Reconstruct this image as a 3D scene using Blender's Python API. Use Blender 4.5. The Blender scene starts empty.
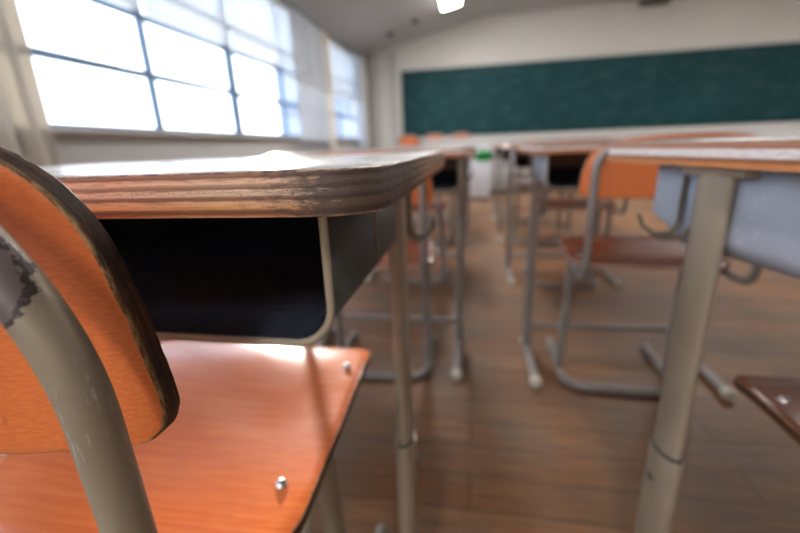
import bpy, bmesh, math, random
from mathutils import Vector, Matrix
random.seed(7)
C = bpy.context.scene
col = C.collection
PI = math.pi

# ------------------------------------------------------------------ helpers
def link(o, parent=None):
    col.objects.link(o)
    if parent: o.parent = parent
    return o

def obj(name, bm, mats, parent=None, smooth=True):
    me = bpy.data.meshes.new(name)
    bm.normal_update()
    bm.to_mesh(me); bm.free()
    if not isinstance(mats, (list, tuple)): mats = [mats]
    for m in mats: me.materials.append(m)
    if smooth:
        me.polygons.foreach_set('use_smooth', [True]*len(me.polygons))
        try: me.set_sharp_from_angle(angle=math.radians(38))
        except Exception: pass
    o = bpy.data.objects.new(name, me)
    return link(o, parent)

def tag(o, label=None, cat=None, group=None, kind=None):
    if label: o['label'] = label
    if cat: o['category'] = cat
    if group: o['group'] = group
    if kind: o['kind'] = kind
    return o

def struct(name, bm, m, smooth=False):
    return tag(obj(name, bm, m, None, smooth), kind='structure')

def empty(name, loc=(0, 0, 0), rz=0):
    o = bpy.data.objects.new(name, None)
    o.empty_display_size = .1
    o.location = loc; o.rotation_euler = (0, 0, rz)
    return link(o)

def copy_tree(o, parent=None):
    c = o.copy(); col.objects.link(c)
    if parent: c.parent = parent
    for ch in list(o.children): copy_tree(ch, c)
    return c

def add_box(bm, x0, x1, y0, y1, z0, z1, bev=0, seg=2, mi=0):
    t = bmesh.new()
    bmesh.ops.create_cube(t, size=1)
    for v in t.verts:
        v.co = Vector(((x0+x1)/2+v.co.x*(x1-x0), (y0+y1)/2+v.co.y*(y1-y0), (z0+z1)/2+v.co.z*(z1-z0)))
    if bev: bmesh.ops.bevel(t, geom=list(t.edges), offset=bev, segments=seg, affect='EDGES', profile=.5)
    for f in t.faces: f.material_index = mi
    me = bpy.data.meshes.new('t'); t.to_mesh(me); t.free(); bm.from_mesh(me); bpy.data.meshes.remove(me)
    return bm

def box(*a, **k): return add_box(bmesh.new(), *a, **k)

def round_path(pts, rads, seg=8):
    """polyline with rounded corners"""
    pts = [Vector(p) for p in pts]; out = [pts[0]]
    for i in range(1, len(pts)-1):
        p, a, b = pts[i], pts[i-1], pts[i+1]
        r = rads[i-1] if isinstance(rads, (list, tuple)) else rads
        d1 = (a-p).normalized(); d2 = (b-p).normalized()
        if r <= 0: out.append(p); continue
        ang = d1.angle(d2); L = min(r/math.tan(ang/2), (a-p).length*.49, (b-p).length*.49)
        s, e = p+d1*L, p+d2*L
        for k in range(seg+1):
            t = k/seg
            out.append(s*(1-t)**2 + p*2*t*(1-t) + e*t*t)
    out.append(pts[-1]); return out

def add_tube(bm, path, ra, rb=None, axis=None, n=16, caps=True, mi=0):
    """sweep an ellipse: rb is the half-size along axis, ra across it"""
    rb = rb or ra
    path = [Vector(p) for p in path]
    rings = []; N = None
    for i, p in enumerate(path):
        t = (path[min(i+1, len(path)-1)] - path[max(i-1, 0)]).normalized()
        if axis is not None:
            N = Vector(axis); N = (N - t*N.dot(t)).normalized()
        elif N is None:
            N = Vector((0, 0, 1)) if abs(t.z) < .9 else Vector((1, 0, 0))
            N = (N - t*N.dot(t)).normalized()
        else:
            N = (N - t*N.dot(t)).normalized()
        B = t.cross(N)
        rings.append([bm.verts.new(p + N*rb*math.cos(2*PI*k/n) + B*ra*math.sin(2*PI*k/n)) for k in range(n)])
    for a, b in zip(rings, rings[1:]):
        for k in range(n):
            f = bm.faces.new((a[k], a[(k+1) % n], b[(k+1) % n], b[k])); f.material_index = mi
    if caps:
        f = bm.faces.new(rings[0][::-1]); f.material_index = mi
        f = bm.faces.new(rings[-1]); f.material_index = mi
    return bm

def tube(*a, **k): return add_tube(bmesh.new(), *a, **k)

def add_lathe(bm, prof, n=20, M=None):
    rings = []
    for r, z in prof:
        if r < 1e-6: rings.append([bm.verts.new((0, 0, z))])
        else: rings.append([bm.verts.new((r*math.cos(2*PI*k/n), r*math.sin(2*PI*k/n), z)) for k in range(n)])
    vs = [v for r in rings for v in r]
    for a, b in zip(rings, rings[1:]):
        for k in range(n):
            k2 = (k+1) % n
            if len(a) == 1 and len(b) == 1: continue
            if len(a) == 1: bm.faces.new((a[0], b[k2], b[k]))
            elif len(b) == 1: bm.faces.new((a[k], a[k2], b[0]))
            else: bm.faces.new((a[k], a[k2], b[k2], b[k]))
    if M is not None:
        for v in vs: v.co = M @ v.co
    return bm

def rrect(x0, x1, y0, y1, r, n=10):
    if not isinstance(r, (list, tuple)): r = [r]*4
    pts = []
    for (cx, cy, a0, rr) in ((x1, y0, -90, r[0]), (x1, y1, 0, r[1]), (x0, y1, 90, r[2]), (x0, y0, 180, r[3])):
        sx = -1 if cx == x1 else 1; sy = 1 if cy == y0 else -1
        for k in range(n+1):
            a = math.radians(a0+90*k/n)
            pts.append((cx+sx*rr+rr*math.cos(a), cy+sy*rr+rr*math.sin(a)))
    return pts

def resample(pts, step):
    out = []; n = len(pts)
    for i in range(n):
        a = Vector(pts[i]); b = Vector(pts[(i+1) % n]); L = (b-a).length
        if L < 1e-6: continue
        k = max(1, int(round(L/step)))
        for j in range(k): out.append(tuple(a+(b-a)*j/k))
    return out

def plate(outline, thick, fn, bev=.0015, rings=10, step=.012, wob=0):
    """Slab from a 2D outline; fn(u,v,t) -> 3D, t = 0 underside .. thick top side.
    slot 0 faces, slot 1 rim. UV of the rim: (run along edge, 0..1 through the plies)"""
    bm = bmesh.new(); uv = bm.loops.layers.uv.new('UVMap')
    P = resample(outline, step); n = len(P)
    cx = (min(p[0] for p in P)+max(p[0] for p in P))/2; cy = (min(p[1] for p in P)+max(p[1] for p in P))/2
    hw = (max(p[0] for p in P)-min(p[0] for p in P))/2; hh = (max(p[1] for p in P)-min(p[1] for p in P))/2
    run = [0]
    for i in range(n): run.append(run[-1]+(Vector(P[(i+1) % n])-Vector(P[i])).length)
    # outward normals
    nor = []
    for i in range(n):
        d = Vector(P[(i+1) % n])-Vector(P[i-1]); d = Vector((d.y, -d.x)).normalized(); nor.append(d)
    if (Vector(P[0])-Vector((cx, cy))).dot(nor[0]) < 0: nor = [-q for q in nor]
    def ring(off, t):
        r = []
        for i in range(n):
            w = off
            if wob: w = off - wob*abs(math.sin(i*1.7)*math.sin(i*.63+1)*math.sin(i*.21+2))
            u = P[i][0]+nor[i].x*w; v = P[i][1]+nor[i].y*w
            r.append(bm.verts.new(fn(u, v, t)))
        return r
    def shrink(s, t, off):
        r = []
        for i in range(n):
            u = P[i][0]+nor[i].x*off; v = P[i][1]+nor[i].y*off
            r.append(bm.verts.new(fn(cx+(u-cx)*s, cy+(v-cy)*s, t)))
        return r
    b = bev
    rimr = [(ring(-b, 0), 0), (ring(-b*.3, b*.3), b*.3/thick), (ring(0, b), b/thick), (ring(0, thick*.5), .5),
            (ring(0, thick-b), 1-b/thick), (ring(-b*.3, thick-b*.3), 1-b*.3/thick), (ring(-b, thick), 1)]
    def strip(a, c, ta, tc, mi):
        for i in range(n):
            j = (i+1) % n
            f = bm.faces.new((a[i], a[j], c[j], c[i])); f.material_index = mi
            for lp, q in zip(f.loops, ((run[i], ta), (run[i+1], ta), (run[i+1], tc), (run[i], tc))): lp[uv].uv = q
    for (a, ta), (c, tc) in zip(rimr, rimr[1:]): strip(a, c, ta, tc, 1)
    for top in (0, 1):
        prev = rimr[-1][0] if top else rimr[0][0]
        t = thick if top else 0
        for k in range(1, rings):
            s = 1-k/rings
            cur = shrink(s, t, -b)
            for i in range(n):
                j = (i+1) % n
                f = bm.faces.new((prev[i], prev[j], cur[j], cur[i]) if top else (prev[j], prev[i], cur[i], cur[j]))
                f.material_index = 0
            prev = cur
        cvert = bm.verts.new(fn(cx, cy, t))
        for i in range(n):
            j = (i+1) % n
            f = bm.faces.new((prev[i], prev[j], cvert) if top else (prev[j], prev[i], cvert)); f.material_index = 0
    bmesh.ops.recalc_face_normals(bm, faces=list(bm.faces))
    return bm

# ------------------------------------------------------------------ materials
class NT:
    def __init__(s, name):
        s.m = bpy.data.materials.new(name); s.m.use_nodes = True
        s.t = s.m.node_tree; s.t.nodes.clear()
        s.out = s.n('ShaderNodeOutputMaterial'); s.b = s.n('ShaderNodeBsdfPrincipled')
        s.t.links.new(s.b.outputs[0], s.out.inputs[0])
    def n(s, ty, **k):
        x = s.t.nodes.new(ty)
        for a, v in k.items(): setattr(x, a, v)
        return x
    def L(s, a, b): s.t.links.new(a, b)
    def coord(s, which='Object', scale=(1, 1, 1), loc=(0, 0, 0)):
        tc = s.n('ShaderNodeTexCoord'); mp = s.n('ShaderNodeMapping')
        s.L(tc.outputs[which], mp.inputs[0]); mp.inputs['Scale'].default_value = scale; mp.inputs['Location'].default_value = loc
        return mp.outputs[0]
    def noise(s, vec, scale, detail=4, rough=.55):
        x = s.n('ShaderNodeTexNoise'); x.inputs['Scale'].default_value = scale; x.inputs['Detail'].default_value = detail
        x.inputs['Roughness'].default_value = rough; s.L(vec, x.inputs['Vector']); return x.outputs[0]
    def ramp(s, fac, stops, interp='LINEAR'):
        r = s.n('ShaderNodeValToRGB'); e = r.color_ramp.elements; r.color_ramp.interpolation = interp
        while len(e) < len(stops): e.new(.5)
        for el, (p, c) in zip(e, stops):
            el.position = p; el.color = (c, c, c, 1) if isinstance(c, (int, float)) else tuple(c)+(1,)
        s.L(fac, r.inputs[0]); return r.outputs[0]
    def mix(s, fac, a, b, mode='MIX'):
        x = s.n('ShaderNodeMix', data_type='RGBA', blend_type=mode)
        for sock, v in ((x.inputs[0], fac), (x.inputs[6], a), (x.inputs[7], b)):
            if isinstance(v, (int, float)): sock.default_value = v
            elif isinstance(v, tuple): sock.default_value = v+(1,)
            else: s.L(v, sock)
        return x.outputs[2]
    def math(s, op, a, b=0.0, clamp=False):
        x = s.n('ShaderNodeMath', operation=op, use_clamp=clamp)
        for sock, v in ((x.inputs[0], a), (x.inputs[1], b)):
            if isinstance(v, (int, float)): sock.default_value = v
            else: s.L(v, sock)
        return x.outputs[0]
    def set(s, name, v):
        i = s.b.inputs[name]
        if isinstance(v, (int, float)): i.default_value = v
        elif isinstance(v, tuple): i.default_value = v+(1,) if len(v) == 3 else v
        else: s.L(v, i)
        return s
    def bump(s, h, strength=.3, dist=.001):
        b = s.n('ShaderNodeBump'); b.inputs['Strength'].default_value = strength; b.inputs['Distance'].default_value = dist
        s.L(h, b.inputs['Height']); s.L(b.outputs[0], s.b.inputs['Normal']); return s

def plain(name, c, rough=.5, metal=0, bump=0):
    t = NT(name); t.set('Base Color', c).set('Roughness', rough).set('Metallic', metal)
    if bump:
        v = t.coord(); t.bump(t.noise(v, 60), bump, .002)
    return t.m

def orange_mat():
    t = NT('orange_plywood')
    v = t.coord(scale=(22, 900, 900)); g = t.noise(v, 1, 3)
    v2 = t.coord(); bl = t.noise(v2, 7, 3)
    c = t.mix(t.ramp(g, [(.34, 0), (.66, 1)]), (.68, .165, .045), (.80, .225, .066))
    c = t.mix(t.math('MULTIPLY', t.ramp(bl, [(.45, 0), (.75, 1)]), .35), c, (.62, .11, .02))
    sc = t.noise(t.coord(scale=(30, 400, 30), loc=(3, 1, 2)), 1, 2)
    dk = t.ramp(sc, [(.74, 0), (.80, 1)])
    c = t.mix(t.math('MULTIPLY', dk, .45), c, (.2, .04, .015))
    t.set('Base Color', c); t.set('Roughness', t.ramp(bl, [(.3, .30), (.7, .46)]))
    t.bump(g, .12, .0006); t.set('Coat Weight', .0)
    return t.m

def seat_mat(nm='worn_orange_seat_plywood', k=(1, 1, 1)):
    t = NT(nm)
    g = t.noise(t.coord(scale=(9, 230, 200)), 1, 3)
    bl = t.noise(t.coord(), 9, 5, .65)
    c = t.mix(t.ramp(g, [(.35, 0), (.7, 1)]), (.70, .145, .033), (.82, .22, .062))
    c = t.mix(t.math('MULTIPLY', t.ramp(bl, [(.45, 0), (.7, 1)]), .5), c, (.58, .12, .035))
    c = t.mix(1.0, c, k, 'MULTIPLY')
    t.set('Base Color', c); t.set('Roughness', t.ramp(bl, [(.3, .15), (.7, .30)]))
    h = t.math('ADD', t.math('MULTIPLY', bl, .8), t.math('MULTIPLY', g, .12))
    t.bump(h, .22, .002)
    return t.m

def ply_mat(name, stops, dark, worn, grime_lo=.5, grime_hi=.7, pit=1.0, corner=None, rough=.42, wear=.07):
    """edge grain: plies follow UV v"""
    t = NT(name)
    tc = t.n('ShaderNodeTexCoord'); sp = t.n('ShaderNodeSeparateXYZ'); t.L(tc.outputs['UV'], sp.inputs[0])
    cb = t.n('ShaderNodeCombineXYZ'); t.L(sp.outputs[0], cb.inputs[0])
    t.L(t.math('MULTIPLY', sp.outputs[1], .022), cb.inputs[1])
    mp = t.n('ShaderNodeMapping'); t.L(cb.outputs[0], mp.inputs[0]); mp.inputs['Scale'].default_value = (60, 1000, 1)
    streak = t.noise(mp.outputs[0], 1, 4, .6)
    mp2 = t.n('ShaderNodeMapping'); t.L(cb.outputs[0], mp2.inputs[0]); mp2.inputs['Scale'].default_value = (110, 420, 1)
    blot = t.noise(mp2.outputs[0], 1, 4, .7)
    vv = t.math('ADD', sp.outputs[1], t.math('MULTIPLY', t.math('SUBTRACT', streak, .5), .10))
    c = t.ramp(vv, stops)
    c = t.mix(t.math('MULTIPLY', t.ramp(streak, [(.50, 0), (.60, 1)]), .3), c, dark)
    ob = t.noise(t.coord(), 16, 3)
    gr = t.ramp(t.math('ADD', t.math('MULTIPLY', ob, .55), t.math('MULTIPLY', blot, .45)), [(grime_lo, 0), (grime_hi, 1)])
    c = t.mix(gr, c, dark)
    if corner:
        ds = t.n('ShaderNodeVectorMath', operation='DISTANCE'); ds.inputs[1].default_value = corner; t.L(t.coord(scale=(1, .3, 1)), ds.inputs[0])
        dd = t.math('ADD', ds.outputs['Value'], t.math('MULTIPLY', t.math('SUBTRACT', blot, .5), .12))
        c = t.mix(t.math('MULTIPLY', t.ramp(dd, [(.030, 1), (.062, 0)]), .88), c, (.050, .042, .044))
    mp3 = t.n('ShaderNodeMapping'); t.L(cb.outputs[0], mp3.inputs[0]); mp3.inputs['Scale'].default_value = (700, 1500, 1)
    pits = t.noise(mp3.outputs[0], 1, 2)
    pm = t.math('MULTIPLY', t.ramp(pits, [(.62, 0), (.68, 1)]), pit)
    mid = t.ramp(sp.outputs[1], [(.35, 0), (.5, 1), (.62, 1), (.75, .1)])
    c = t.mix(t.math('MULTIPLY', pm, mid), c, (.03, .02, .018))
    rim = t.ramp(sp.outputs[1], [(.0, 1), (wear, 0), (.95, 0), (1, 1)])
    nz = t.ramp(blot, [(.42, 0), (.55, 1)])
    c = t.mix(t.math('MULTIPLY', rim, nz), c, worn)
    t.set('Base Color', c); t.set('Roughness', rough); t.set('Specular IOR Level', .3)
    t.bump(t.math('ADD', streak, t.math('MULTIPLY', pits, .5)), .7, .0012)
    return t.m

def metal_paint(name, c, chips=0.0, big=None):
    t = NT(name)
    v = t.coord()
    n1 = t.noise(v, 14, 4, .6); n2 = t.noise(v, 170, 4, .65)
    base = t.mix(t.ramp(n1, [(.3, 0), (.7, 1)]), c, tuple(x*.86 for x in c))
    mask = t.ramp(n2, [(.735-chips*.03, 0), (.745-chips*.03, 1)]) if chips else None
    if big:
        sep = t.n('ShaderNodeVectorMath', operation='DISTANCE'); sep.inputs[1].default_value = big[0]
        mp = t.n('ShaderNodeMapping'); t.L(v, mp.inputs[0]); mp.inputs['Scale'].default_value = (1, 1, 1)
        t.L(mp.outputs[0], sep.inputs[0])
        d = t.math('ADD', sep.outputs['Value'], t.math('MULTIPLY', t.math('SUBTRACT', t.noise(v, 200, 4, .7), .5), .012))
        m2 = t.math('LESS_THAN', d, big[1])
        m3 = t.math('LESS_THAN', d, big[1]-.0022)
        mask = t.math('MAXIMUM', mask, m2)
        cc = t.mix(mask, base, (.045, .035, .033))
        cc = t.mix(t.math('MULTIPLY', m3, t.ramp(n1, [(.35, .4), (.6, .9)])), cc, (.20, .165, .165))
        sc = t.noise(t.coord(scale=(600, 600, 55), loc=(1, 5, 2)), 1, 3, .7)
        sr = t.math('MULTIPLY', t.ramp(sc, [(.60, 0), (.66, 1)]), t.ramp(n1, [(.5, 0), (.6, 1)]))
        cc = t.mix(t.math('MULTIPLY', sr, .55), cc, (.62, .60, .57))
        base = cc
    elif mask is not None:
        base = t.mix(mask, base, (.07, .055, .05))
    t.set('Base Color', base); t.set('Roughness', t.ramp(n1, [(.3, .28), (.7, .42)])); t.set('Metallic', .15)
    t.bump(n2, .06, .0004)
    return t.m

def floor_mat():
    t = NT('worn_plank_floor')
    v = t.coord()
    br = t.n('ShaderNodeTexBrick'); t.L(v, br.inputs['Vector'])
    br.offset = .37; br.inputs['Scale'].default_value = 1
    br.inputs['Brick Width'].default_value = .92; br.inputs['Row Height'].default_value = .092
    br.inputs['Mortar Size'].default_value = .0016; br.inputs['Mortar Smooth'].default_value = .2
    br.inputs['Color1'].default_value = (.1, .1, .1, 1); br.inputs['Color2'].default_value = (.9, .9, .9, 1); br.inputs['Mortar'].default_value = (.5, .5, .5, 1)
    g = t.noise(t.coord(scale=(7, 90, 1)), 1, 4, .6); bl = t.noise(v, 3.2, 4, .6)
    c = t.mix(br.outputs['Color'], (.20, .082, .030), (.34, .155, .062))
    c = t.mix(t.math('MULTIPLY', t.ramp(g, [(.4, 0), (.65, 1)]), .6), c, (.085, .038, .020))
    c = t.mix(t.math('MULTIPLY', t.ramp(bl, [(.42, 0), (.62, 1)]), .6), c, (.15, .115, .08))
    c = t.mix(br.outputs['Fac'], c, (.05, .03, .02))
    t.set('Base Color', c); t.set('Roughness', t.ramp(bl, [(.3, .42), (.7, .58)])).set('Specular IOR Level', .35)
    t.bump(t.math('SUBTRACT', t.math('MULTIPLY', g, .3), br.outputs['Fac']), .3, .002)
    return t.m

def top_mat():
    t = NT('worn_desktop_veneer')
    g = t.noise(t.coord(scale=(6, 120, 40)), 1, 4); bl = t.noise(t.coord(), 12, 4)
    c = t.mix(t.ramp(g, [(.3, 0), (.7, 1)]), (.52, .52, .52), (.62, .62, .62))
    t.set('Base Color', c); t.set('Roughness', t.ramp(bl, [(.3, .20), (.7, .34)])); t.bump(g, .08, .0005)
    return t.m

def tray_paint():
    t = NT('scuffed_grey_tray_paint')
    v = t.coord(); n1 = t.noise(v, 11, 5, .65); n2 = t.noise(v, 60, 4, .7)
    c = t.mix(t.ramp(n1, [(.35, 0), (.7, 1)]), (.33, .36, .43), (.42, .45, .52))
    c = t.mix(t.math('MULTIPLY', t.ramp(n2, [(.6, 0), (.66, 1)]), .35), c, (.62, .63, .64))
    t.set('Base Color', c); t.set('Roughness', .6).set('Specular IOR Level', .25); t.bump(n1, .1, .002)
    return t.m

def board_mat():
    t = NT('chalkboard_green')
    v = t.coord(); n1 = t.noise(v, 1.1, 5, .65); n2 = t.noise(t.coord(scale=(1.5, 1, 5)), 2.2, 6, .7)
    c = t.mix(t.ramp(n1, [(.3, 0), (.7, 1)]), (.002, .034, .042), (.006, .056, .062))
    c = t.mix(t.math('MULTIPLY', t.ramp(n2, [(.50, 0), (.75, 1)]), .22), c, (.16, .21, .23))
    t.set('Base Color', c); t.set('Roughness', .65).set('Specular IOR Level', .25)
    return t.m

def wall_mat(name, c):
    t = NT(name); v = t.coord(); n = t.noise(v, 2.0, 4)
    t.set('Base Color', t.mix(t.ramp(n, [(.3, 0), (.7, 1)]), c, tuple(x*.93 for x in c))); t.set('Roughness', .85)
    t.bump(t.noise(v, 140, 2), .15, .002); return t.m

def fabric(name, c, transl=.4):
    t = NT(name); t.set('Base Color', c).set('Roughness', .9)
    tr = t.n('ShaderNodeBsdfTranslucent'); tr.inputs[0].default_value = c+(1,)
    mx = t.n('ShaderNodeMixShader'); mx.inputs[0].default_value = transl
    t.L(t.b.outputs[0], mx.inputs[1]); t.L(tr.outputs[0], mx.inputs[2]); t.L(mx.outputs[0], t.out.inputs[0])
    t.bump(t.noise(t.coord(), 300, 2), .2, .001)
    return t.m

def glass_mat():
    t = NT('window_glass')
    tr = t.n('ShaderNodeBsdfTransparent'); tr.inputs[0].default_value = (.97, .985, 1, 1)
    gl = t.n('ShaderNodeBsdfGlossy'); gl.inputs['Roughness'].default_value = .02
    mx = t.n('ShaderNodeMixShader'); mx.inputs[0].default_value = .04; t.L(tr.outputs[0], mx.inputs[1]); t.L(gl.outputs[0], mx.inputs[2])
    t.L(mx.outputs[0], t.out.inputs[0]); return t.m

def emit(name, c, s):
    t = NT(name); t.set('Base Color', (0.8, .8, .8)).set('Emission Color', c).set('Emission Strength', s); return t.m

M = {}
M['orange'] = orange_mat(); M['seat'] = seat_mat(); M['seat_red'] = seat_mat('worn_red_brown_seat_plywood', (.36, .36, .5)); M['seat_shaded'] = seat_mat('shade_tinted_worn_seat_plywood', (.20, .26, .5))  # last seat copy is darkened: the desk's shade is put into its colour
M['edge_dark'] = ply_mat('worn_dark_ply_edge', [(0, (.34, .17, .08)), (.12, (.12, .045, .02)), (.35, (.20, .07, .03)), (.5, (.06, .026, .015)), (.72, (.19, .065, .028)), (.85, (.07, .03, .018)), (1, (.13, .05, .025))], (.028, .016, .012), (.50, .32, .16), .46, .60, rough=.62, wear=.22)
M['edge_desk'] = ply_mat('worn_ply_edge', [(0, (.80, .48, .28)), (.05, (.52, .22, .09)), (.10, (.20, .075, .035)), (.17, (.30, .12, .055)), (.22, (.80, .42, .19)), (.36, (.80, .50, .30)), (.40, (.26, .12, .07)), (.46, (.34, .17, .10)), (.50, (.74, .54, .40)), (.60, (.80, .57, .41)), (.64, (.30, .16, .10)), (.70, (.40, .24, .15)), (.76, (.80, .55, .38)), (.84, (.68, .42, .28)), (.88, (.22, .10, .06)), (.95, (.36, .18, .11)), (.975, (.03, .02, .02)), (1, (.03, .02, .02))],
                          (.16, .075, .045), (.66, .42, .26), .60, .72, corner=(.30, .0, .687))
M['edge_orange'] = ply_mat('orange_ply_edge', [(0, (.55, .22, .08)), (.15, (.70, .27, .09)), (.30, (.28, .09, .03)), (.36, (.30, .14, .08)), (.42, (.80, .73, .70)), (.68, (.82, .75, .72)), (.74, (.36, .15, .09)), (.9, (.42, .20, .13)), (1, (.16, .08, .06))], (.30, .13, .07), (.6, .4, .25), .62, .8)
M['top'] = top_mat()
M['post'] = metal_paint('chipped_beige_frame_paint', (.34, .285, .215), 1.0, ((.171, -.262, .673), .0185))
M['frame'] = metal_paint('beige_frame_paint', (.37, .31, .24), .3)
M['grey_frame'] = metal_paint('grey_frame_paint', (.29, .265, .25), .3)
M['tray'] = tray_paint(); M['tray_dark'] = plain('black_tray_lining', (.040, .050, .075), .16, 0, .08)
M['rim'] = metal_paint('tray_rim_paint', (.44, .39, .30), .6)
M['tray_shaded'] = plain('shade_tinted_tray_paint', (.085, .092, .088), .4, 0, .1)  # darker version of the grey tray paint, with the unlit side's shade in the colour
M['hook'] = plain('dull_hook_steel', (.16, .135, .10), .35, .7)
M['bolt'] = plain('bright_bolt_steel', (.75, .75, .76), .18, 1)
M['cap'] = plain('cream_foot_cap', (.62, .58, .48), .5)
M['floor'] = floor_mat()
M['wall'] = wall_mat('cream_wall_paint', (.68, .66, .62))
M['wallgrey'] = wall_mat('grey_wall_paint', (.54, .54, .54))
M['ceil'] = wall_mat('ceiling_paint', (.52, .51, .50))
M['trim'] = plain('grey_trim', (.50, .48, .46), .5)
M['board'] = board_mat(); M['alu'] = plain('aluminium_frame', (.12, .21, .34), .4, .3)
M['curtain'] = fabric('beige_curtain_cloth', (.76, .72, .66), .35)
M['blind'] = fabric('pale_blind_cloth', (.74, .77, .80), .55)
M['sheer'] = fabric('sheer_curtain_cloth', (.70, .74, .80), .45)
M['lace'] = fabric('lace_curtain_cloth', (.60, .63, .67), .35); M['glass'] = glass_mat(); M['far_pane'] = plain('distant_pane', (.16, .19, .24), .2)
M['lamp'] = emit('lit_tube_diffuser', (1, .97, .93), 30.0)
M['lampbody'] = plain('white_lamp_housing', (.75, .75, .74), .4)
M['cabinet'] = plain('pale_grey_cabinet', (.50, .50, .51), .5)
M['podium'] = plain('white_podium', (.60, .62, .67), .45)
M['green'] = fabric('green_cloth', (.02, .34, .08), .1); M['white'] = fabric('white_cloth', (.75, .76, .78), .2)
M['dark'] = plain('dark_grey_plastic', (.06, .06, .065), .5)
M['concrete'] = wall_mat('pale_outside_render', (.30, .335, .40)); M['ground'] = plain('outside_ground', (.35, .34, .31), .9)

# ------------------------------------------------------------------ setting
WX = -1.87; RX = 5.6; BY = 7.2; KY = -2.8
b = box(WX-.12, RX, KY, BY+.1, -.08, 0); struct('floor', b, M['floor'])
# window wall: sill wall, lintel, piers
b = bmesh.new()
add_box(b, WX-.12, WX, KY, BY, 0, .85); add_box(b, WX-.12, WX, KY, BY, 2.08, 2.75)
add_box(b, WX-.12, WX, 6.75, BY, .85, 2.08); add_box(b, WX-.12, WX, KY, -2.2, .85, 2.08)
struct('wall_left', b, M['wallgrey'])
b = box(WX-.12, RX+.1, BY, BY+.1, 0, 2.75); struct('wall_front', b, M['wall'])
b = box(RX, RX+.1, KY, BY, 0, 2.75); struct('wall_right', b, M['wall'])
b = box(WX-.12, RX+.1, KY-.1, KY, 0, 2.75); struct('wall_back', b, M['wall'])
# ceiling: flat part and the part that slopes down to the window wall
b = bmesh.new(); add_box(b, .2, RX, KY, BY, 2.60, 2.70)
prof = [(WX, 2.17), (.2, 2.60), (.2, 2.70), (WX, 2.27)]
r1 = [b.verts.new((x, KY, z)) for x, z in prof]; r2 = [b.verts.new((x, BY, z)) for x, z in prof]
b.faces.new(r1[::-1]); b.faces.new(r2)
for i in range(4): b.faces.new((r1[i], r1[(i+1) % 4], r2[(i+1) % 4], r2[i]))
bmesh.ops.recalc_face_normals(b, faces=list(b.faces))
struct('ceiling', b, M['ceil'])
b = box(WX, RX, BY-.015, BY-.001, 0, .09, bev=.003); struct('baseboard_front', b, M['trim'])
b = box(WX, WX+.015, KY, BY-.02, 0, .09, bev=.003); struct('baseboard_left', b, M['trim'])
# window ledge and corner posts
b = box(WX-.02, WX+.05, -2.2, 6.75, .826, .85, bev=.004); struct('trim_1', b, M['trim'])
b = box(WX, WX+.09, 6.80, 7.0, 0, 2.15, bev=.004); struct('trim_2', b, M['wall'])
b = box(-1.42, -1.30, BY-.05, BY-.001, .09, 2.2, bev=.004); struct('trim_3', b, M['trim'])
b = box(-1.72, -1.60, BY-.08, BY-.001, .09, 2.2, bev=.004); struct('trim_4', b, M['trim'])

# windows: each bay has frame, glazing bars and panes
ys = [-2.2, -1.20, -.33, .54, 1.41, 2.28, 3.15, 4.02, 4.89, 5.76, 6.75]
for i in range(0, len(ys)-1):
    y0, y1 = ys[i], ys[i+1]
    w = bmesh.new()
    thick0 = .045 if i % 2 == 0 else .022
    thick1 = .022 if i % 2 == 0 else .045
    add_box(w, WX-.035, WX-.005, y0, y0+thick0, .85, 2.08, bev=.003); add_box(w, WX-.035, WX-.005, y1-thick1, y1, .85, 2.08, bev=.003)
    add_box(w, WX-.035, WX-.005, y0+thick0, y1-thick1, .85, .872, bev=.002); add_box(w, WX-.035, WX-.005, y0+thick0, y1-thick1, 2.055, 2.08, bev=.002)
    wf = struct('window_%d' % (i+1), w, M['alu'])
    for z, h in ((1.165, .019), (1.475, .018), (1.645, .014)):
        obj('glazing_bar', box(WX-.033, WX-.007, y0+thick0, y1-thick1, z-h, z+h, bev=.002), M['alu'], wf)
    obj('pane', box(WX-.022, WX-.018, y0+thick0, y1-thick1, .872, 2.055), M['glass'], wf)

# ------------------------------------------------------------------ roll blinds, curtains, rail
def blind(y0, y1, zlow):
    root = empty('roll_blind', (WX+.016, (y0+y1)/2, 2.05))
    h = (y1-y0)/2
    obj('fabric_panel', box(-.0015, .0015, -h, h, zlow-2.05, 0), M['blind'], root)
    obj('roller', tube([(0, -h, 0), (0, h, 0)], .014), M['lampbody'], root)
    obj('hem_bar', box(-.004, .004, -h, h, zlow-2.05-.012, zlow-2.05, bev=.002), M['lampbody'], root)
    return root
bl_lab = {4: 'pale roll blind at the top left corner, over the panes next to the bunched curtain', 5: 'pale roll blind over the second bright window from the left',
          6: 'pale roll blind above the narrow bright window beside the lace curtain', 7: 'pale roll blind above the lace curtain',
          8: 'pale roll blind just past the slim beige curtain', 9: 'pale roll blind at the far end of the window wall, nearest the chalkboard'}
for i in range(4, 10):
    r = blind(ys[i]+.02, ys[i+1]-.02, 1.50 if i < 7 else 1.40)
    tag(r, bl_lab[i], 'roll blind', 'roll blinds over the upper window panes')

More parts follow.
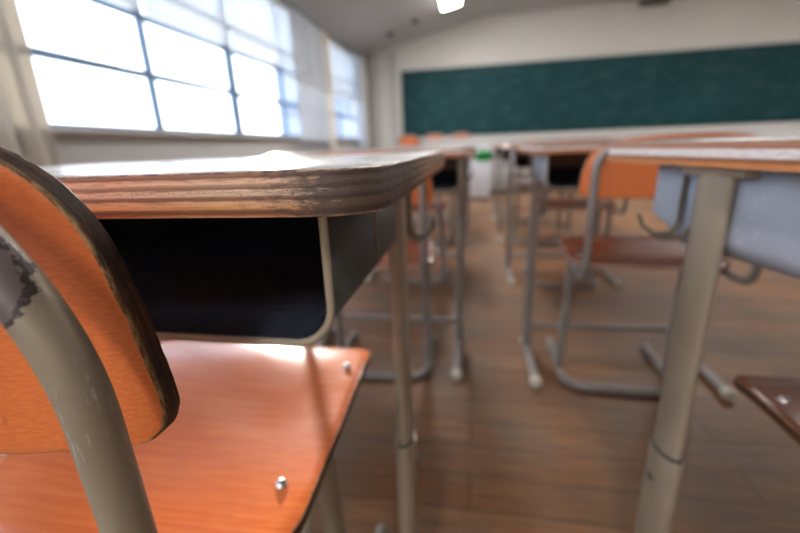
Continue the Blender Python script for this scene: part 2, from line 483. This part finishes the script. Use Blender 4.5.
def curtain(x, y0, y1, z0, z1, folds, amp, mat, lean=0, gather=0):
    bm = bmesh.new(); nu = folds*8; nv = 14; g = []
    for j in range(nv+1):
        t = j/nv; row = []
        for i in range(nu+1):
            s = i/nu
            wid = 1-gather*(math.sin(PI*t)**2)*.6
            y = y0+(y1-y0)*(.5+(s-.5)*wid)+lean*t
            dx = amp*math.sin(s*folds*2*PI+.6*math.sin(t*3))*(.7+.3*math.sin(s*17))
            row.append((x+dx, y, z1+(z0-z1)*t))
        g.append(row)
    for d in (0, .003):
        vs = [[bm.verts.new((p[0]+d, p[1], p[2])) for p in r] for r in g]
        for j in range(nv):
            for i in range(nu):
                q = (vs[j][i], vs[j][i+1], vs[j+1][i+1], vs[j+1][i])
                bm.faces.new(q if d else q[::-1])
        if d == 0: v0 = vs
        else:
            for i in range(nu):
                bm.faces.new((v0[0][i], vs[0][i], vs[0][i+1], v0[0][i+1])); bm.faces.new((v0[nv][i+1], vs[nv][i+1], vs[nv][i], v0[nv][i]))
            for j in range(nv):
                bm.faces.new((v0[j+1][0], vs[j+1][0], vs[j][0], v0[j][0])); bm.faces.new((v0[j][nu], vs[j][nu], vs[j+1][nu], v0[j+1][nu]))
    bmesh.ops.recalc_face_normals(bm, faces=list(bm.faces))
    return bm
def curtain_obj(y0, y1, folds, amp, mat, lab, z0=.66, lean=0, g=0, grp='curtains along the window wall'):
    o = obj('curtain', curtain(WX+.10, y0, y1, z0, 2.045, folds, amp, mat, lean, g), mat)
    return tag(o, lab, 'curtain', grp)
curtain_obj(.92, 1.50, 6, .028, M['curtain'], 'bunched beige curtain hanging at the left end of the bright windows')
curtain_obj(4.10, 4.97, 14, .010, M['lace'], 'thin pale lace curtain drawn over the pane right of the sun glare', g=0, z0=.80)
curtain_obj(4.98, 5.22, 4, .020, M['curtain'], 'slim bunched beige curtain between two far windows')
curtain_obj(6.25, 6.72, 5, .022, M['sheer'], 'pale bunched curtain at the far end of the windows near the chalkboard')
b = tube([(WX+.10, -2.15, 2.062), (WX+.10, 6.75, 2.062)], .012, n=12)
rail = obj('curtain_rail', b, M['dark']); tag(rail, 'long dark curtain rail running above the windows', 'curtain rail')
for y in [-1.2+1.1*k for k in range(8)]:
    obj('bracket', box(WX, WX+.11, y-.01, y+.01, 2.07, 2.09, bev=.002), M['dark'], rail)

# ------------------------------------------------------------------ chalkboard
cb = empty('chalkboard', (1.78, BY, .85)); tag(cb, 'long dark green chalkboard with faint chalk smears on the front wall', 'chalkboard')
obj('writing_surface', box(-3.0, 3.0, -.030, -.004, .0, 1.05), M['board'], cb)
f = bmesh.new()
add_box(f, -3.02, 3.02, -.036, -.002, 1.05, 1.075, bev=.003); add_box(f, -3.03, -3.0, -.036, -.002, -.02, 1.075, bev=.003); add_box(f, 3.0, 3.03, -.036, -.002, -.02, 1.075, bev=.003)
obj('frame', f, M['trim'], cb)
ct = obj('chalk_tray', box(-3.0, 3.0, -.08, -.002, -.075, -.045, bev=.004), M['cabinet'], cb)

# speaker on the wall
sp = empty('wall_speaker', (2.50, BY, 2.52)); tag(sp, 'dark box loudspeaker fixed high on the wall above the chalkboard', 'speaker')
obj('housing', box(-.19, .19, -.14, -.001, .0, .075, bev=.012), M['dark'], sp)
obj('grille', box(-.17, .17, -.146, -.139, .01, .065, bev=.002), M['hook'], sp)

# small fittings on the sloping ceiling
def ceil_z(x): return 2.17+(x-WX)*.2077 if x < .2 else 2.60
for k, (x, y, lab) in enumerate([(-1.241, 6.44, 'small dark round ceiling detector nearest the corner of the front wall'),
                                 (-.843, 6.24, 'small dark round ceiling detector beside the lit lamp')]):
    r = empty('smoke_detector', (x, y, ceil_z(x))); r.rotation_euler = (0, -math.atan(.2077), 0); tag(r, lab, 'smoke detector')
    obj('housing', add_lathe(bmesh.new(), [(0, -.05), (.03, -.048), (.05, -.03), (.06, -.005), (.06, .0), (0, .0)]), M['dark'], r)
    obj('base_ring', add_lathe(bmesh.new(), [(.061, -.012), (.075, -.010), (.078, 0), (.061, 0)]), M['trim'], r)

# ceiling lights
def lamp(x, y, lab):
    z = ceil_z(x); root = empty('ceiling_light', (x, y, z))
    if x < .2: root.rotation_euler = (0, -math.atan(.2077), 0)
    obj('housing', box(-.13, .13, -.62, .62, -.045, 0, bev=.006), M['lampbody'], root)
    obj('diffuser', box(-.115, .115, -.60, .60, -.060, -.042, bev=.006), M['lamp'], root)
    tag(root, lab, 'ceiling light', 'fluorescent ceiling lights'); return root
lamp(-.34, 5.42, 'lit ceiling light at the top edge above the left end of the chalkboard')
for x, y in ((-.34, 3.2), (-.34, -1.9), (2.3, 4.4), (4.6, 4.4)):  # unseen lamps like the visible one, added as fill light
    lamp(x, y, 'lit ceiling light added out of view to brighten the room')

# ------------------------------------------------------------------ chairs  (local: x across, +y towards the desk, y=0 under mid seat)
def back_y(x): return -.242+.8*x*x
OUT = [(.0, .738), (.08, .735), (.11, .730), (.135, .7215), (.153, .7125), (.163, .7045), (.1715, .693), (.1775, .678), (.181, .66), (.184, .64), (.1855, .62), (.187, .600), (.1862, .591), (.181, .582), (.172, .5775), (.15, .577)]
def make_chair(near=False):
    pm = M['post'] if near else M['grey_frame']
    root = empty('school_chair')
    ol = [(x, z) for x, z in OUT] + [(-x, z) for x, z in OUT[:0:-1]]
    for _ in range(2):
        ol = [q for i in range(len(ol)) for q in ((ol[i][0]*.75+ol[(i+1) % len(ol)][0]*.25, ol[i][1]*.75+ol[(i+1) % len(ol)][1]*.25),
              (ol[i][0]*.25+ol[(i+1) % len(ol)][0]*.75, ol[i][1]*.25+ol[(i+1) % len(ol)][1]*.75))]
    if not near: ol = [(x*1.07, .584+(z-.577)*.80) for x, z in ol]
    step = .005 if near else .02
    def fb(u, v, t):
        return (u, back_y(u)-(v-.58)*.05+t, v)
    bk = plate(ol, .0105, fb, bev=.0012, rings=12 if near else 5, step=step, wob=.0007 if near else 0)
    obj('backrest', bk, [M['orange'], M['edge_dark']], root)
    so = rrect(-.194, .194, -.165, .182, [.055, .03, .03, .055], 8)
    def fs(u, v, t):
        taper = 1-.085*max(0, (v+.165)/.347)
        z = .410 - .012*math.exp(-((v+.05)/.13)**2)*(1-(u/.2)**2) - .9*max(0, v-.10)**2*1.2 + .35*max(0, abs(u)-.12)**2
        return (u*taper, v, z+t)
    st = plate(so, .0105, fs, bev=.0012, rings=14 if near else 5, step=.01 if near else .03, wob=.0006 if near else 0)
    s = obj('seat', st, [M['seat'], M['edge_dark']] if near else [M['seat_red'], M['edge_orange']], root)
    # back frame: rail, post, arch across, post, rail
    R = .0087 if near else .0095; hw = .1888 if near else .176; ar = .11 if near else .05; az = .617 if near else .645
    def arch(sx):
        a = round_path([(sx*.150, .13, .3965), (sx*.160, .02, .3965), (sx*hw, -.14, .3965), (sx*hw, -.244, .3965), (sx*hw, -.248, az)], [.1, .1, .05], 8)
        for k in range(1, 11):
            g = math.radians(5*k); a.append(Vector((sx*(hw-ar+ar*math.cos(g)), -.248-.003*k/10, az+ar*math.sin(g))))
        e = a[-1]; zt = .7185 if near else .695; c = Vector((sx*(e.x*sx-.02), -.252, zt)); m = Vector((0, -.2625, zt+.001))
        for k in range(1, 13):
            t = k/12; a.append(e*(1-t)**2 + c*2*t*(1-t) + m*t*t)
        return a
    path = arch(1) + arch(-1)[::-1][1:]
    obj('back_frame', tube(path, R, n=24 if near else 10), pm, root)
    # floor runner: U with its closed end at the back
    pts = [(.165, .20, .014), (.165, -.07, .014), (-.165, -.07, .014), (-.165, .20, .014)]
    obj('floor_runner', tube(round_path(pts, [.085, .085], 10), .0115, n=14), pm, root)
    for sx in (1, -1):
        obj('leg', tube([(sx*.156, .005, .392), (sx*.158, .02, .20), (sx*.163, .03, .02)], .0125, .0165, axis=(0, 1, 0), n=18), pm, root)
        obj('foot_cap', add_lathe(bmesh.new(), [(0, -.012), (.012, -.011), (.0145, -.006), (.0145, .014), (.012, .016), (0, .016)], 14,
            Matrix.Translation((sx*.165, .202, .0145)) @ Matrix.Rotation(-PI/2, 4, 'X')), pm, root)
        for y in (.117, -.082):
            z = fs(.160, y, .0105)[2]
            obj('bolt', add_lathe(bmesh.new(), [(0, .0046), (.002, .0044), (.0046, .0030), (.0062, 0), (0.0062, -.001), (0, -.001)], 18,
                Matrix.Translation((sx*.1555, y, z))), M['bolt'], root)
    for sx in (1, -1):
        for z in (.62, .68):
            y = back_y(.13)
    sbar = obj('seat_brace', tube([(.160, -.02, .392), (-.160, -.02, .392)], .008, n=10), pm, root)
    return root

near_chair = make_chair(True); near_chair.location = (-.325, .35, 0)
tag(near_chair, 'close-up orange plywood chair with chipped beige frame tucked under the left desk', 'chair')
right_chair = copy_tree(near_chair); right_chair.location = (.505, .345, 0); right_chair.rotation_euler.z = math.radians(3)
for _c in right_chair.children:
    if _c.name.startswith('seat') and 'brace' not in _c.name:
        _c.data = _c.data.copy(); _c.data.materials[0] = M['seat_shaded']
tag(right_chair, 'chair with worn plywood seat, darkened in colour for the desk shade, tucked under the right desk, only a seat corner visible', 'chair')

far_chair = make_chair(False)
GRP = 'orange chairs in the rows ahead'
rows = [
 ((.425, 1.165), 'orange chair directly beyond the right near desk, its seat and backrest showing'),
 ((-.29, 1.155), 'orange chair directly beyond the left near desk, seen past its corner'),
 ((.45, 2.06), 'orange chair in the third row of the right column'),
 ((-.31, 2.06), 'orange chair in the third row of the left column'),
 ((.45, 2.96), 'orange chair in the fourth row of the right column'),
 ((-.31, 2.96), 'orange chair in the fourth row of the left column'),
 ((.45, 3.86), 'orange chair in the fifth row of the right column'),
 ((-.31, 3.86), 'orange chair in the fifth row of the left column')]
for i, ((x, y), lab) in enumerate(rows):
    c = far_chair if i == 0 else copy_tree(far_chair)
    c.location = (x, y, 0); c.scale = (.94, 1, .985 if i % 2 else 1); c.rotation_euler.z = math.radians([-2, 2, 2, -3, -2, 2, 1, 0][i]); tag(c, lab, 'chair', GRP)
for x, lab in ((-1.03, 'leftmost of three orange chairs below the left end of the chalkboard'), (-.62, 'middle of three orange chairs below the left end of the chalkboard'),
               (-.21, 'rightmost of three orange chairs below the left end of the chalkboard')):
    c = copy_tree(far_chair); c.location = (x, 6.80, 0); c.scale = (.86, 1, 1.24); tag(c, lab, 'chair', 'spare chairs along the front wall')

# ------------------------------------------------------------------ desks  (local: x across, front edge y=0, depth to .45)
TZ = .70; TT = .0225; TR = .262
def make_desk(near=False, inset=.045, W=.60):
    TZ, TT = (.7025, .0245) if near == 2 else (.70, .0225)
    root = empty('school_desk'); fm = M['frame'] if near else M['grey_frame']
    em = M['edge_desk'] if near == 1 else M['edge_orange']
    ol = rrect(-W/2, W/2, 0, .45, .034, 12)
    tp = plate(ol, TT, lambda u, v, t: (u, v, TZ-TT+t), bev=.0014, rings=6, step=.008 if near else .03, wob=.0006 if near else 0)
    obj('desktop', tp, [M['top'], em], root)
    # book tray: open at the front, outer skin and dark inner lining
    z1 = TZ-TT-.0005; z0 = {1: .591, 2: .580}.get(int(near), .588); y0 = .035; y1 = .372; r = .026
    def prof(h, e):
        p = [(h, z1)]
        for k in range(9):
            a = -PI/2*k/8; p.append((h-r+ (r)*math.cos(a), z0+e+r+(r)*math.sin(a)))
        p += [(-x, z) for x, z in p[::-1]]
        return p
    h = W/2-(.042 if near == 1 else .038)
    for nm, hh, e, mat, inner in (('book_tray', h, 0, M['tray_shaded'] if near == 1 else M['tray'], 0), ('tray_lining', h-.0022, .0022, M['tray_dark'], 1)):
        bm = bmesh.new(); P = prof(hh, e); yb = y1 if not inner else y1-.003
        a = [bm.verts.new((x, y0, z)) for x, z in P]; c = [bm.verts.new((x, yb-.045, z)) for x, z in P]
        d = [bm.verts.new((x, yb, max(z, min(z0+.035+e, z1)))) for x, z in P]
        for q, s in ((a, c), (c, d)):
            for i in range(len(P)-1): bm.faces.new((q[i], q[i+1], s[i+1], s[i]))
        bm.faces.new(d)
        bmesh.ops.recalc_face_normals(bm, faces=list(bm.faces))
        o = obj(nm, bm, mat, root)
        if not inner: md = o.modifiers.new('skin', 'SOLIDIFY'); md.thickness = .0012; md.offset = -1; tray = o
        else: o.parent = tray
    P = [(x, y0, z) for x, z in prof(h, 0)]
    obj('rim', tube(P, .0026, n=10), M['rim'], tray)
    # seam pressed into each side panel
    for sx in (1, -1):
        obj('seam', box(sx*h-.0012, sx*h+.0012, .155, .159, z0+.02, z1), M['hook'], tray)
    lx = W/2-inset; ly = .27
    for sx in (1, -1):
        up = bmesh.new()
        add_tube(up, [(sx*lx, ly, .30), (sx*lx, ly, .56), (sx*lx, ly, z1)], .0105, .0215, axis=(0, 1, 0), n=24)
        lg = obj('leg', up, fm, root)
        obj('leg_sleeve', tube([(sx*lx, ly, .03), (sx*lx, ly, .324), (sx*lx, ly, .328)], .0138, .0252, axis=(0, 1, 0), n=24), fm, lg)
        obj('collar', tube([(sx*lx, ly, .328), (sx*lx, ly, .3315)], .0122, .0232, axis=(0, 1, 0), n=24), M['dark'], lg)
        obj('adjusting_screw', add_lathe(bmesh.new(), [(0, .004), (.004, .004), (.0055, .002), (.0055, 0)], 14,
            Matrix.Translation((sx*(lx+.0138), ly, .29)) @ Matrix.Rotation(sx*PI/2, 4, 'Y')), M['hook'], lg)
        # brace plate that carries the top
        obj('top_bracket', box(sx*lx-.009, sx*lx+.009, ly-.04, ly+.04, z1-.010, z1, bev=.003), fm, root)
        fo = obj('foot', tube([(sx*lx, .03, .0165), (sx*lx, .305, .0165)], .013, .0115, axis=(0, 0, 1), n=16), fm, root)
        for yy, ang in ((.026, PI/2), (.309, -PI/2)):
            obj('foot_cap', add_lathe(bmesh.new(), [(0, .012), (.013, .011), (.0165, .006), (.0165, -.014), (.013, -.016), (0, -.016)], 16,
                Matrix.Translation((sx*lx, yy, .0165)) @ Matrix.Rotation(ang, 4, 'X')), M['cap'], fo)
        # bag hook: two upright rods joined by a bend that swings outwards
        hx = sx*(h+.004)
        p = [(hx, .318, .665), (hx, .318, .612), (hx+sx*.006, .320, .598), (hx+sx*.018, .332, .594), (hx+sx*.026, .345, .604), (hx+sx*.028, .350, .617)]
        hk = bmesh.new(); add_tube(hk, round_path(p, .008, 4), .0028, n=8)
        p = [(hx, .296, .665), (hx, .296, .612), (hx+sx*.006, .300, .598), (hx+sx*.018, .322, .592)]
        add_tube(hk, round_path(p, .008, 4), .0028, n=8)
        obj('hook', hk, M['hook'], root)
    obj('cross_bar', tube([(-lx, .28, .088), (lx, .28, .088)], .0105, n=14), fm, root)
    return root

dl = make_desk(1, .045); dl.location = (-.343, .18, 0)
tag(dl, 'left near desk with thick scuffed plywood edge and dark open book tray', 'desk')
dr = make_desk(2, .030); dr.location = (.568, .266, 0); dr.rotation_euler.z = math.radians(13)
tag(dr, 'right near desk with orange plywood edge, grey tray side and bag hook', 'desk')
fd = make_desk(0, .045)
GD = 'desks in the rows ahead'
drows = [
 ((.445, 1.075), 'desk in the second row of the right column, past the right near desk'),
 ((-.30, 1.085), 'desk in the second row of the left column, past the left near desk'),
 ((.45, 2.00), 'desk in the third row of the right column'),
 ((-.315, 2.00), 'desk in the third row of the left column'),
 ((.45, 2.90), 'desk in the fourth row of the right column'),
 ((-.315, 2.90), 'desk in the fourth row of the left column'),
 ((.45, 3.80), 'desk in the fifth row of the right column'),
 ((-.315, 3.80), 'desk in the fifth row of the left column')]
for i, ((x, y), lab) in enumerate(drows):
    c = fd if i == 0 else copy_tree(fd)
    c.location = (x, y, 0); tag(c, lab, 'desk', GD)

# green cloth hanging on a desk hook
cl = bmesh.new()
root = empty('hanging_cloth', (.085, 4.05, .60)); tag(root, 'green cloth with white top hanging on the side of a far desk', 'cloth')
def cloth(y0, y1, z0, z1):
    bm = bmesh.new(); nu, nv = 16, 6; L = []
    for d in (0, .004):
        L.append([[bm.verts.new((.012*math.sin(i*1.1)+d+.01, y0+(y1-y0)*i/nu, z0+(z1-z0)*j/nv+.006*math.sin(i*.7))) for i in range(nu+1)] for j in range(nv+1)])
    for k, g in enumerate(L):
        for j in range(nv):
            for i in range(nu):
                bm.faces.new((g[j][i], g[j][i+1], g[j+1][i+1], g[j+1][i]))
    for i in range(nu):
        for j in (0, nv): bm.faces.new((L[0][j][i], L[0][j][i+1], L[1][j][i+1], L[1][j][i]))
    bmesh.ops.recalc_face_normals(bm, faces=list(bm.faces)); return bm
def pouch(w, dpt, z0, z1, mat, nm):
    prof = [(0, z0), (.7, z0+.002), (.95, z0+.02), (1, (z0+z1)/2), (.9, z1-.01), (.6, z1), (0, z1)]
    bm = add_lathe(bmesh.new(), prof, 20)
    for v in bm.verts:
        a = math.atan2(v.co.y, v.co.x); k = 1+.12*math.sin(5*a)
        v.co.x *= w*k; v.co.y *= dpt*k
    bmesh.ops.recalc_face_normals(bm, faces=list(bm.faces))
    return obj(nm, bm, mat, root)
pouch(.085, .05, -.055, .035, M['green'], 'lower_fold'); pouch(.05, .035, .03, .085, M['white'], 'upper_fold')

# ------------------------------------------------------------------ front of the class: low cabinet and podium
cab = empty('low_cabinet', (1.6, 6.3, 0)); tag(cab, 'long low pale grey cabinet below the chalkboard', 'cabinet')
obj('body', box(-2.35, 2.6, -.18, .18, .05, .77, bev=.004), M['cabinet'], cab)
obj('worktop', box(-2.38, 2.63, -.21, .2, .77, .80, bev=.005), M['wall'], cab)
obj('plinth', box(-2.33, 2.58, -.15, .17, 0, .05), M['dark'], cab)
for k in range(9):
    x = -2.34+.548*k
    d = obj('door', box(x+.006, x+.542, -.196, -.181, .07, .75, bev=.003), M['cabinet'], cab)
    obj('handle', box(x+.50, x+.515, -.212, -.197, .50, .62, bev=.003), M['bolt'], d)
pod = empty('teacher_podium', (.03, 5.5, 0)); tag(pod, 'small white teacher podium at the end of the aisle', 'podium')
obj('body', box(-.15, .17, -.15, .15, .03, .60, bev=.006), M['podium'], pod)
obj('top', box(-.17, .19, -.18, .17, .60, .625, bev=.006), M['podium'], pod)
obj('plinth', box(-.13, .15, -.13, .13, 0, .03), M['dark'], pod)
obj('door_panel', box(-.13, .15, -.158, -.151, .08, .57, bev=.003), M['podium'], pod)

# ------------------------------------------------------------------ outside
g = box(-60, WX-.2, -40, 90, -3.1, -3.0); tag(obj('outside_ground', g, M['ground'], None, False), kind='structure')
bd = empty('outside_building', (-12.0, 32, -3)); tag(bd, 'pale blue-grey building outside beyond the far windows', 'building')
obj('wall', box(-3.6, 9, 0, 8, 0, 18, bev=.05), M['concrete'], bd)
for zz in (3.2, 6.2, 9.2, 12.2):
    for k in range(5):
        w = obj('window', box(-3+2.4*k, -1.5+2.4*k, -.06, .05, zz, zz+1.5), M['concrete'], bd)
        obj('pane', box(-2.9+2.4*k, -1.6+2.4*k, -.08, -.05, zz+.1, zz+1.4), M['far_pane'], w)

# ------------------------------------------------------------------ light
w = bpy.data.worlds.new('World'); C.world = w; w.use_nodes = True
nt = w.node_tree; bg = nt.nodes['Background']
tc = nt.nodes.new('ShaderNodeTexCoord'); sx = nt.nodes.new('ShaderNodeSeparateXYZ'); nt.links.new(tc.outputs['Generated'], sx.inputs[0])
rp = nt.nodes.new('ShaderNodeValToRGB'); nt.links.new(sx.outputs[2], rp.inputs[0])
rp.color_ramp.elements[0].position = 0.0; rp.color_ramp.elements[0].color = (.95, .97, 1, 1)
rp.color_ramp.elements[1].position = 1.0; rp.color_ramp.elements[1].color = (.55, .72, 1, 1)
nt.links.new(rp.outputs[0], bg.inputs[0]); bg.inputs[1].default_value = 3.2
sd = bpy.data.lights.new('sun', 'SUN'); sd.energy = 6.0; sd.angle = math.radians(1.5); sd.color = (1, .93, .82)
so = bpy.data.objects.new('sun', sd); col.objects.link(so)
dirv = Vector((-.46, .885, .132)).normalized()
so.rotation_euler = dirv.to_track_quat('Z', 'Y').to_euler(); so.location = (-4, 8, 3)

# ------------------------------------------------------------------ camera
cd = bpy.data.cameras.new('camera'); cd.sensor_width = 36; cd.lens = 18; cd.clip_start = .005; cd.clip_end = 300
cam = bpy.data.objects.new('camera', cd); col.objects.link(cam); C.camera = cam
U = Vector((-.04, 1, -119.7/400)).normalized(); Y = Vector((75, 122.7, 400)); Y = (Y-U*Y.dot(U)).normalized()
X = Vector((U.y*Y.z-U.z*Y.y, U.z*Y.x-U.x*Y.z, U.x*Y.y-U.y*Y.x))
right = Vector((X.x, Y.x, U.x)); up = Vector((X.y, Y.y, U.y)); fwd = Vector((X.z, Y.z, U.z))
m3 = Matrix((right, up, -fwd)).transposed()
cam.matrix_world = Matrix.Translation((0, 0, .7085)) @ m3.to_4x4()
cd.dof.use_dof = True; cd.dof.focus_distance = .175; cd.dof.aperture_fstop = 4.5; cd.dof.aperture_blades = 9

vs = C.view_settings
C.display_settings.display_device = 'sRGB'
vs.view_transform = 'Standard'; vs.look = 'None'; vs.exposure = .75; vs.gamma = 1; vs.use_curve_mapping = False
